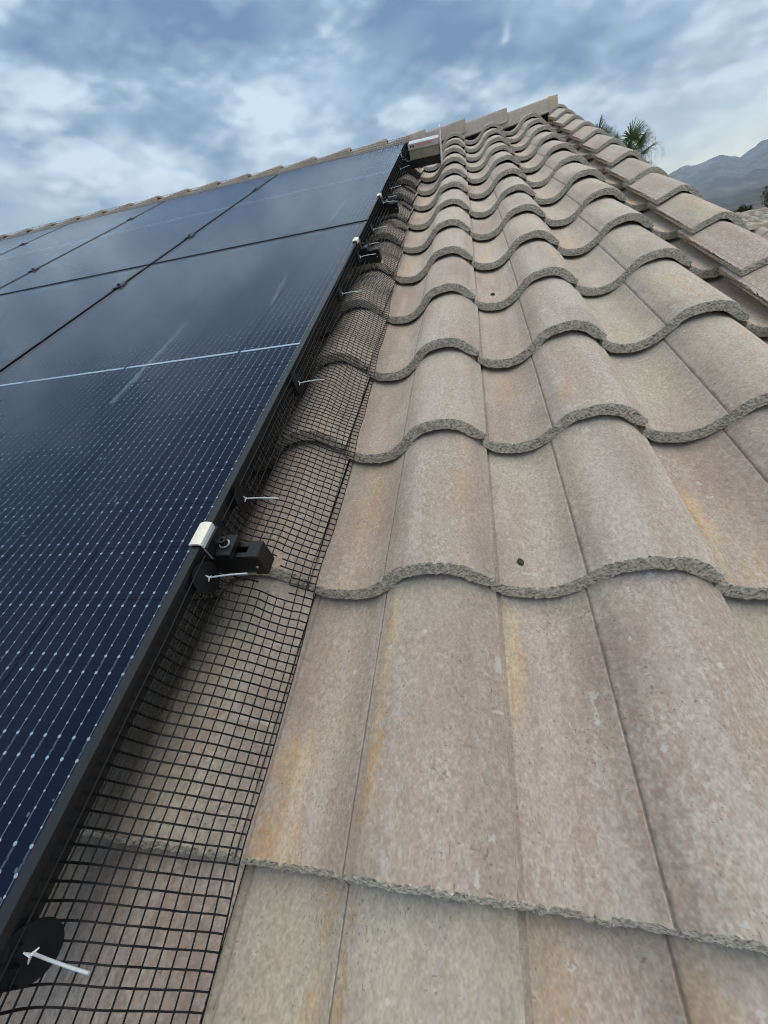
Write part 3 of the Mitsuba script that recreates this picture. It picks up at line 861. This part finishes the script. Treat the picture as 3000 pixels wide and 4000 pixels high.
# ------------------------------------------------------------------ small litter on the tiles
for (u, v, r_, lab, cat) in ((0.046, 0.772, 0.0052, 'small dark seed pod lying in the tile channel near the middle', 'seed pod'),
                             (0.060, 1.860, 0.0065, 'shrivelled dark leaf lying in a tile channel farther up', 'leaf')):
    m = trimesh.creation.icosphere(3, r_)
    q = np.asarray(m.vertices) * [1.0, 1.25, 0.55]
    q = q * (0.75 + 0.6 * meshkit.fbm(q * 260 + 7, 3, 3))[:, None]
    zz = float(profile(u % TW)) + 0.0040 - ((v - 0.002) % TL) * 0.0340 / TL
    add(cat.replace(' ', '_'), rmesh(q + [u, v, zz + r_ * 0.4], m.faces), 'dark_litter', smooth=True, label=lab, cat=cat)


# ------------------------------------------------------------------ palms behind the ridge
def from_cam(az, el, dist):
    a_, e_ = math.radians(az), math.radians(el)
    return CAM + dist * np.array([math.sin(a_), math.cos(a_), math.tan(e_)])


def frond(base, yaw, pitch, pet, rad, rng):
    """fan leaf: petiole, folded blade segments spreading from its end, thread tips. returns blade, thread meshes"""
    d = np.array([math.cos(yaw) * math.cos(pitch), math.sin(yaw) * math.cos(pitch), math.sin(pitch)])
    side = np.array([-math.sin(yaw), math.cos(yaw), 0])
    nrm = np.cross(d, side) * -1
    hub = base + d * pet
    blade = [tube(np.array([base, base + d * pet * 0.5 + [0, 0, 0.02], hub]), [0.022, 0.015, 0.012], 5)]
    threads = []
    nseg = 22
    for s in range(nseg):
        a_ = math.radians(-118 + 236 * s / (nseg - 1)) + rng.normal(0, 0.03)
        l_ = rad * (1.0 - 0.28 * abs(a_) / 2.05) * rng.uniform(0.88, 1.08)
        dirn = d * math.cos(a_) + side * math.sin(a_)
        cup = nrm * 0.22 * (1 - math.cos(a_)) * 0.6
        pts = [hub]
        t_ = 6
        sag = rng.uniform(0.35, 0.8)
        for q in range(1, t_ + 1):
            x = q / t_
            drop = -np.array([0, 0, 1.0]) * l_ * (0.10 * x * x + sag * max(0, x - 0.55) ** 2 * 2.2)
            pts.append(hub + (dirn + cup) * l_ * x * (1 - 0.18 * max(0, x - 0.5)) + drop)
        pts = np.array(pts)
        wd = np.cross(dirn, nrm)
        wd /= np.linalg.norm(wd)
        half = np.array([0.004, 0.016, 0.020, 0.016, 0.010, 0.005, 0.001]) * (rad / 0.8)
        fold = nrm * 0.010
        v = np.vstack([pts - wd * half[:, None] + fold * (half / half.max())[:, None], pts, pts + wd * half[:, None] + fold * (half / half.max())[:, None]])
        f = []
        n_ = t_ + 1
        for q in range(t_):
            for o in (0, n_):
                f += [[o + q, o + q + 1, o + n_ + q + 1], [o + q, o + n_ + q + 1, o + n_ + q]]
        blade.append((v, np.array(f)))
        if rng.random() < 0.75:
            e = pts[-1]
            sw = rng.normal(0, 0.05, 3)
            th_ = np.array([e, e + [sw[0], sw[1], -0.10], e + [sw[0] * 1.6, sw[1] * 1.6, -0.24 - rng.uniform(0, 0.12)]])
            threads.append(tube(th_, [0.0035, 0.003, 0.0015], 3, False))
    return join(blade), (join(threads) if threads else None)


def palm(az, el, dist, label, seed, scale=1.0):
    rng = np.random.default_rng(seed)
    k = thing('fan_palm', label, 'palm tree', 'fan palms behind the ridge')
    top = from_cam(az, el, dist)
    zz = np.linspace(0.002, top[2], 24)
    rad = 0.17 - 0.05 * zz / top[2] + 0.008 * np.sin(zz * 9)
    add(k + '__trunk', tube(np.stack([np.full(24, top[0]), np.full(24, top[1]), zz], 1), rad, 14), 'trunk_bark', smooth=True)
    th_all = []
    n = 27
    for i in range(n):
        yaw = i * 2.39996 + rng.normal(0, 0.15)
        pitch = math.radians(78 - 112 * (i / (n - 1)) ** 0.9 + rng.normal(0, 5))
        b, t_ = frond(top + [0.05 * math.cos(yaw), 0.05 * math.sin(yaw), 0.1 - 0.3 * i / n], yaw, pitch, rng.uniform(0.45, 0.75) * scale, rng.uniform(0.62, 0.82) * scale, rng)
        add(k + '__frond', b, 'palm_leaf')
        if t_:
            th_all.append(t_)
    add(k + '__threads', join(th_all), 'palm_thread', kind='stuff')


palm(15.3, 6.3, 20.5, 'green fan palm crown rising beside the rake tiles', 3)
palm(12.5, 7.75, 23.0, 'palm fronds almost hidden behind the top of the roof', 9)


# ------------------------------------------------------------------ neighbour's tiled house
def neighbour():
    k = thing('neighbour_house', 'distant neighbouring house with a pale tiled roof at the right edge', 'house')
    R1 = from_cam(24.0, 0.55, 16.0)
    R2 = from_cam(31.0, 0.30, 17.6)
    zr = (R1[2] + R2[2]) / 2
    along = (R2 - R1) * [1, 1, 0]
    L_ = np.linalg.norm(along)
    along /= L_
    down = np.array([along[1], -along[0], 0])
    if down @ (CAM - R1) < 0:
        down = -down
    slope = np.array([down[0] * CT, down[1] * CT, -ST])
    nrm = np.cross(along, slope)
    if nrm[2] < 0:
        nrm = -nrm
    o = np.array([R1[0], R1[1], zr]) - along * 3.0

    def pt(x, y, w):
        x, y, w = np.broadcast_arrays(x, y, w)
        return o + x[..., None] * along + y[..., None] * slope + w[..., None] * nrm
    length, depth = L_ + 7.0, 4.6
    us = np.linspace(0, TW, 11)
    pr = profile(us)
    vs, fs, n_ = [], [], 0
    for r in range(int(depth / TL)):
        for c in range(int(length / TW)):
            y1_ = (r + 1) * TL
            ys_ = np.array([y1_, y1_, r * TL - 0.02])
            ws = np.array([-0.022, 0.0, -0.0185])
            g_ = np.stack([pt(c * TW + us, np.full(11, y), pr + w) for y, w in zip(ys_, ws)])
            vs.append(g_.reshape(-1, 3)); fs.append(grid_faces(3, 11) + n_); n_ += 33
    v = np.vstack(vs)
    rel = v - o
    uv = np.stack([40 + (rel @ along) % TW + 2 * np.floor((rel @ along) / TW), 0.55 + (rel @ slope) % TL + 2 * np.floor((rel @ slope) / TL)], 1)
    add(k + '__roof_tile', (v, np.vstack(fs)), 'tile_concrete', smooth=True, uv=uv, kind='stuff')
    add(k + '__roof_deck', trimesh.convex.convex_hull(np.vstack([pt(np.array([0, length, length, 0]), np.array([0, 0, depth, depth]), np.array(w)) for w in (-0.02, -0.12)])), 'underlayment')
    far = [o - np.array([0, 0, 0.03]) + x * along - y * down + np.array([0, 0, -y * 0.333]) for x in (0, length) for y in (0.02, 4.5)]
    add(k + '__rear_slope', trimesh.convex.convex_hull(np.vstack([far, np.array(far) - [0, 0, 0.1]])), 'underlayment')
    base = [o + x * along + y * down for x in (0.3, length - 0.3) for y in (-4.0, 4.0)]
    add(k + '__wall', trimesh.convex.convex_hull(np.vstack([np.array(base) * [1, 1, 0] + [0, 0, 0.002], np.array(base) * [1, 1, 0] + [0, 0, zr - 1.75]])), 'stucco')
    for i in range(int(length / 0.339)):
        v, f, uv = shell(ry[::4], rz[::4], np.full(11, 0.016), 0.41, 3, 9000 + i, 0.5, 0.0255 / 0.339, (90, i), nb=1)
        p = o + np.array([0, 0, 0.015]) + (i * 0.339 + 0.41 - v[:, 1])[:, None] * along + v[:, :1] * down + v[:, 2:] * np.array([0, 0, 1])
        add(k + '__ridge_tile', (p, f), 'tile_concrete', smooth=True, uv=uv)
    # a lower wing whose ridge runs in front
    return k, along, down, zr


NB, n_al, n_dn, n_zr = neighbour()


def wing():
    A = from_cam(25.6, -0.45, 11.2)
    B = from_cam(31.0, -0.85, 11.9)
    al = (B - A) * [1, 1, 0]
    L_ = np.linalg.norm(al); al /= L_
    dn = np.array([al[1], -al[0], 0])
    if dn @ (CAM - A) < 0:
        dn = -dn
    sl = dn * CT - [0, 0, ST]
    nr = np.cross(al, sl); nr *= np.sign(nr[2])
    o = A - al * 0.8
    o[2] = (A[2] + B[2]) / 2 - 0.05
    us = np.linspace(0, TW, 15)
    pr = profile(us)
    vs, fs, uvs, n_ = [], [], [], 0
    for r in range(9):
        for c in range(int((L_ + 5) / TW)):
            y = np.array([(r + 1) * TL, (r + 1) * TL, r * TL - 0.02])
            wv = np.array([-0.022, 0.0, -0.0185])
            g_ = np.stack([o + (c * TW + us)[:, None] * al + yy * sl + (pr + ww)[:, None] * nr for yy, ww in zip(y, wv)])
            vs.append(g_.reshape(-1, 3)); fs.append(grid_faces(3, 15) + n_); n_ += 45
            uvs.append(np.vstack([np.stack([us + 2 * (c + 120), np.full(15, s_ + 2 * (r + 5))], 1) for s_ in (0.49, 0.502, 0.85)]))
    add(NB + '__wing_tile', (np.vstack(vs), np.vstack(fs)), 'tile_concrete', smooth=True, uv=np.vstack(uvs), kind='stuff')
    Ln = L_ + 5
    dk = [o + x * al + y * sl + w * nr for x in (0, Ln) for y in (0, 9 * TL) for w in (-0.02, -0.1)]
    add(NB + '__wing_deck', trimesh.convex.convex_hull(np.array(dk)), 'underlayment')
    bk = [o - [0, 0, 0.03] + x * al - y * dn - np.array([0, 0, y * 0.33 + h]) for x in (0, Ln) for y in (0.02, 3.2) for h in (0, 0.1)]
    add(NB + '__wing_rear', trimesh.convex.convex_hull(np.array(bk)), 'underlayment')
    wl = [(o + x * al + y * dn) * [1, 1, 0] + [0, 0, h] for x in (0.2, Ln - 0.2) for y in (-2.6, 2.8) for h in (0.003, o[2] - 1.15)]
    add(NB + '__wing_wall', trimesh.convex.convex_hull(np.array(wl)), 'stucco')
    for i in range(int(Ln / 0.339)):
        v, f, uv = shell(ry[::3], rz[::3], np.full(len(ry[::3]), 0.016), 0.41, 4, 9500 + i, 0.5, 0.0255 / 0.339, (95, i), nb=2)
        p = o + np.array([0, 0, 0.05]) + (i * 0.339 + 0.41 - v[:, 1])[:, None] * al + v[:, :1] * dn + v[:, 2:] * np.array([0, 0, 1])
        add(NB + '__ridge_tile', (p, f), 'tile_concrete', smooth=True, uv=uv)


wing()


# ------------------------------------------------------------------ trees and shrubs beyond
def shrub(name, label, cat, az, el, dist, rx, rz_, n, mat, seed, leafl=0.06, wisp=0.0, group=None):
    rng = np.random.default_rng(seed)
    k = thing(name, label, cat, group)
    c = from_cam(az, el, dist)
    stems, leaves, nv = [], [], 0
    root = np.array([c[0], c[1], min(0.0, c[2] - rz_ * 1.5)])
    if dist > 60:
        root[2] = c[2] - rz_
    lv, lf = [], []
    for b in range(n // 40):
        th_, ph = rng.uniform(0, 2 * np.pi), math.acos(rng.uniform(-0.6, 1))
        tip = c + np.array([rx * math.cos(th_) * math.sin(ph), rx * math.sin(th_) * math.sin(ph), rz_ * math.cos(ph)]) * rng.uniform(0.55, 1.05)
        midp = (root * [1, 1, 0] + [0, 0, c[2] - rz_ * 0.8]) * 0.5 + tip * 0.5 + rng.normal(0, 0.1 * rx, 3)
        q = np.array([root * [1, 1, 0] + [0, 0, c[2] - rz_ * 1.0], midp, tip])
        stems.append(tube(q, [0.03 * rx, 0.014 * rx, 0.004 * rx], 4))
        for _ in range(40):
            t_ = rng.uniform(0.35, 1.0) ** 0.7
            pos = q[1] * (1 - t_) + q[2] * t_ + rng.normal(0, 0.10 * rx, 3)
            d_ = rng.normal(0, 1, 3) + [0, 0, wisp * 2.0]
            d_ /= np.linalg.norm(d_)
            s_ = np.cross(d_, rng.normal(0, 1, 3)); s_ /= np.linalg.norm(s_)
            l_ = leafl * rng.uniform(0.6, 1.5)
            lv += [pos, pos + d_ * l_ * 0.5 + s_ * l_ * 0.18, pos + d_ * l_, pos + d_ * l_ * 0.5 - s_ * l_ * 0.18]
            lf += [[nv, nv + 1, nv + 2], [nv, nv + 2, nv + 3]]
            nv += 4
    stems.append(tube(np.array([root, root * [1, 1, 0] + [0, 0, c[2] - rz_ * 0.9]]), [0.07 * rx, 0.05 * rx], 7))
    add(k + '__trunk', join(stems), 'trunk_bark')
    add(k + '__crown', (np.array(lv), np.array(lf)), mat)


shrub('desert_tree', 'wispy green desert tree behind the neighbouring roof at the right edge', 'tree', 28.6, 1.35, 27.0, 0.95, 0.75, 3600, 'bush_leaf', 5, 0.10, 0.6)
shrub('round_bush', 'small round dark green bush above the neighbouring ridge', 'bush', 25.75, 0.78, 30.0, 0.32, 0.20, 1200, 'bush_dark', 6, 0.07)
for i, (az, el, dist, rx) in enumerate(((23.2, 1.45, 210, 2.0), (24.15, 1.75, 250, 2.6), (24.6, 1.65, 240, 1.6), (25.1, 1.9, 260, 2.2), (22.2, 1.6, 230, 2.2), (25.9, 2.05, 300, 2.4), (24.9, 1.35, 200, 1.4))):
    pass

# ------------------------------------------------------------------ the air between here and the mountains
scene['hazy_air'] = {'type': 'homogeneous', 'albedo': {'type': 'rgb', 'value': [0.95, 0.95, 0.95]}, 'sigma_t': {'type': 'rgb', 'value': [1.5e-4, 2.0e-4, 2.7e-4]}}
scene['camera']['medium'] = {'type': 'ref', 'id': 'hazy_air'}
scene['haze'] = {'type': 'cube', 'to_world': mi.ScalarTransform4f().translate([0, 0, 229.0]).scale([4700, 4700, 230.0]), 'bsdf': {'type': 'null'}, 'interior': {'type': 'ref', 'id': 'hazy_air'}}
tag('haze', 'faint blue haze in front of the mountains', kind='stuff')
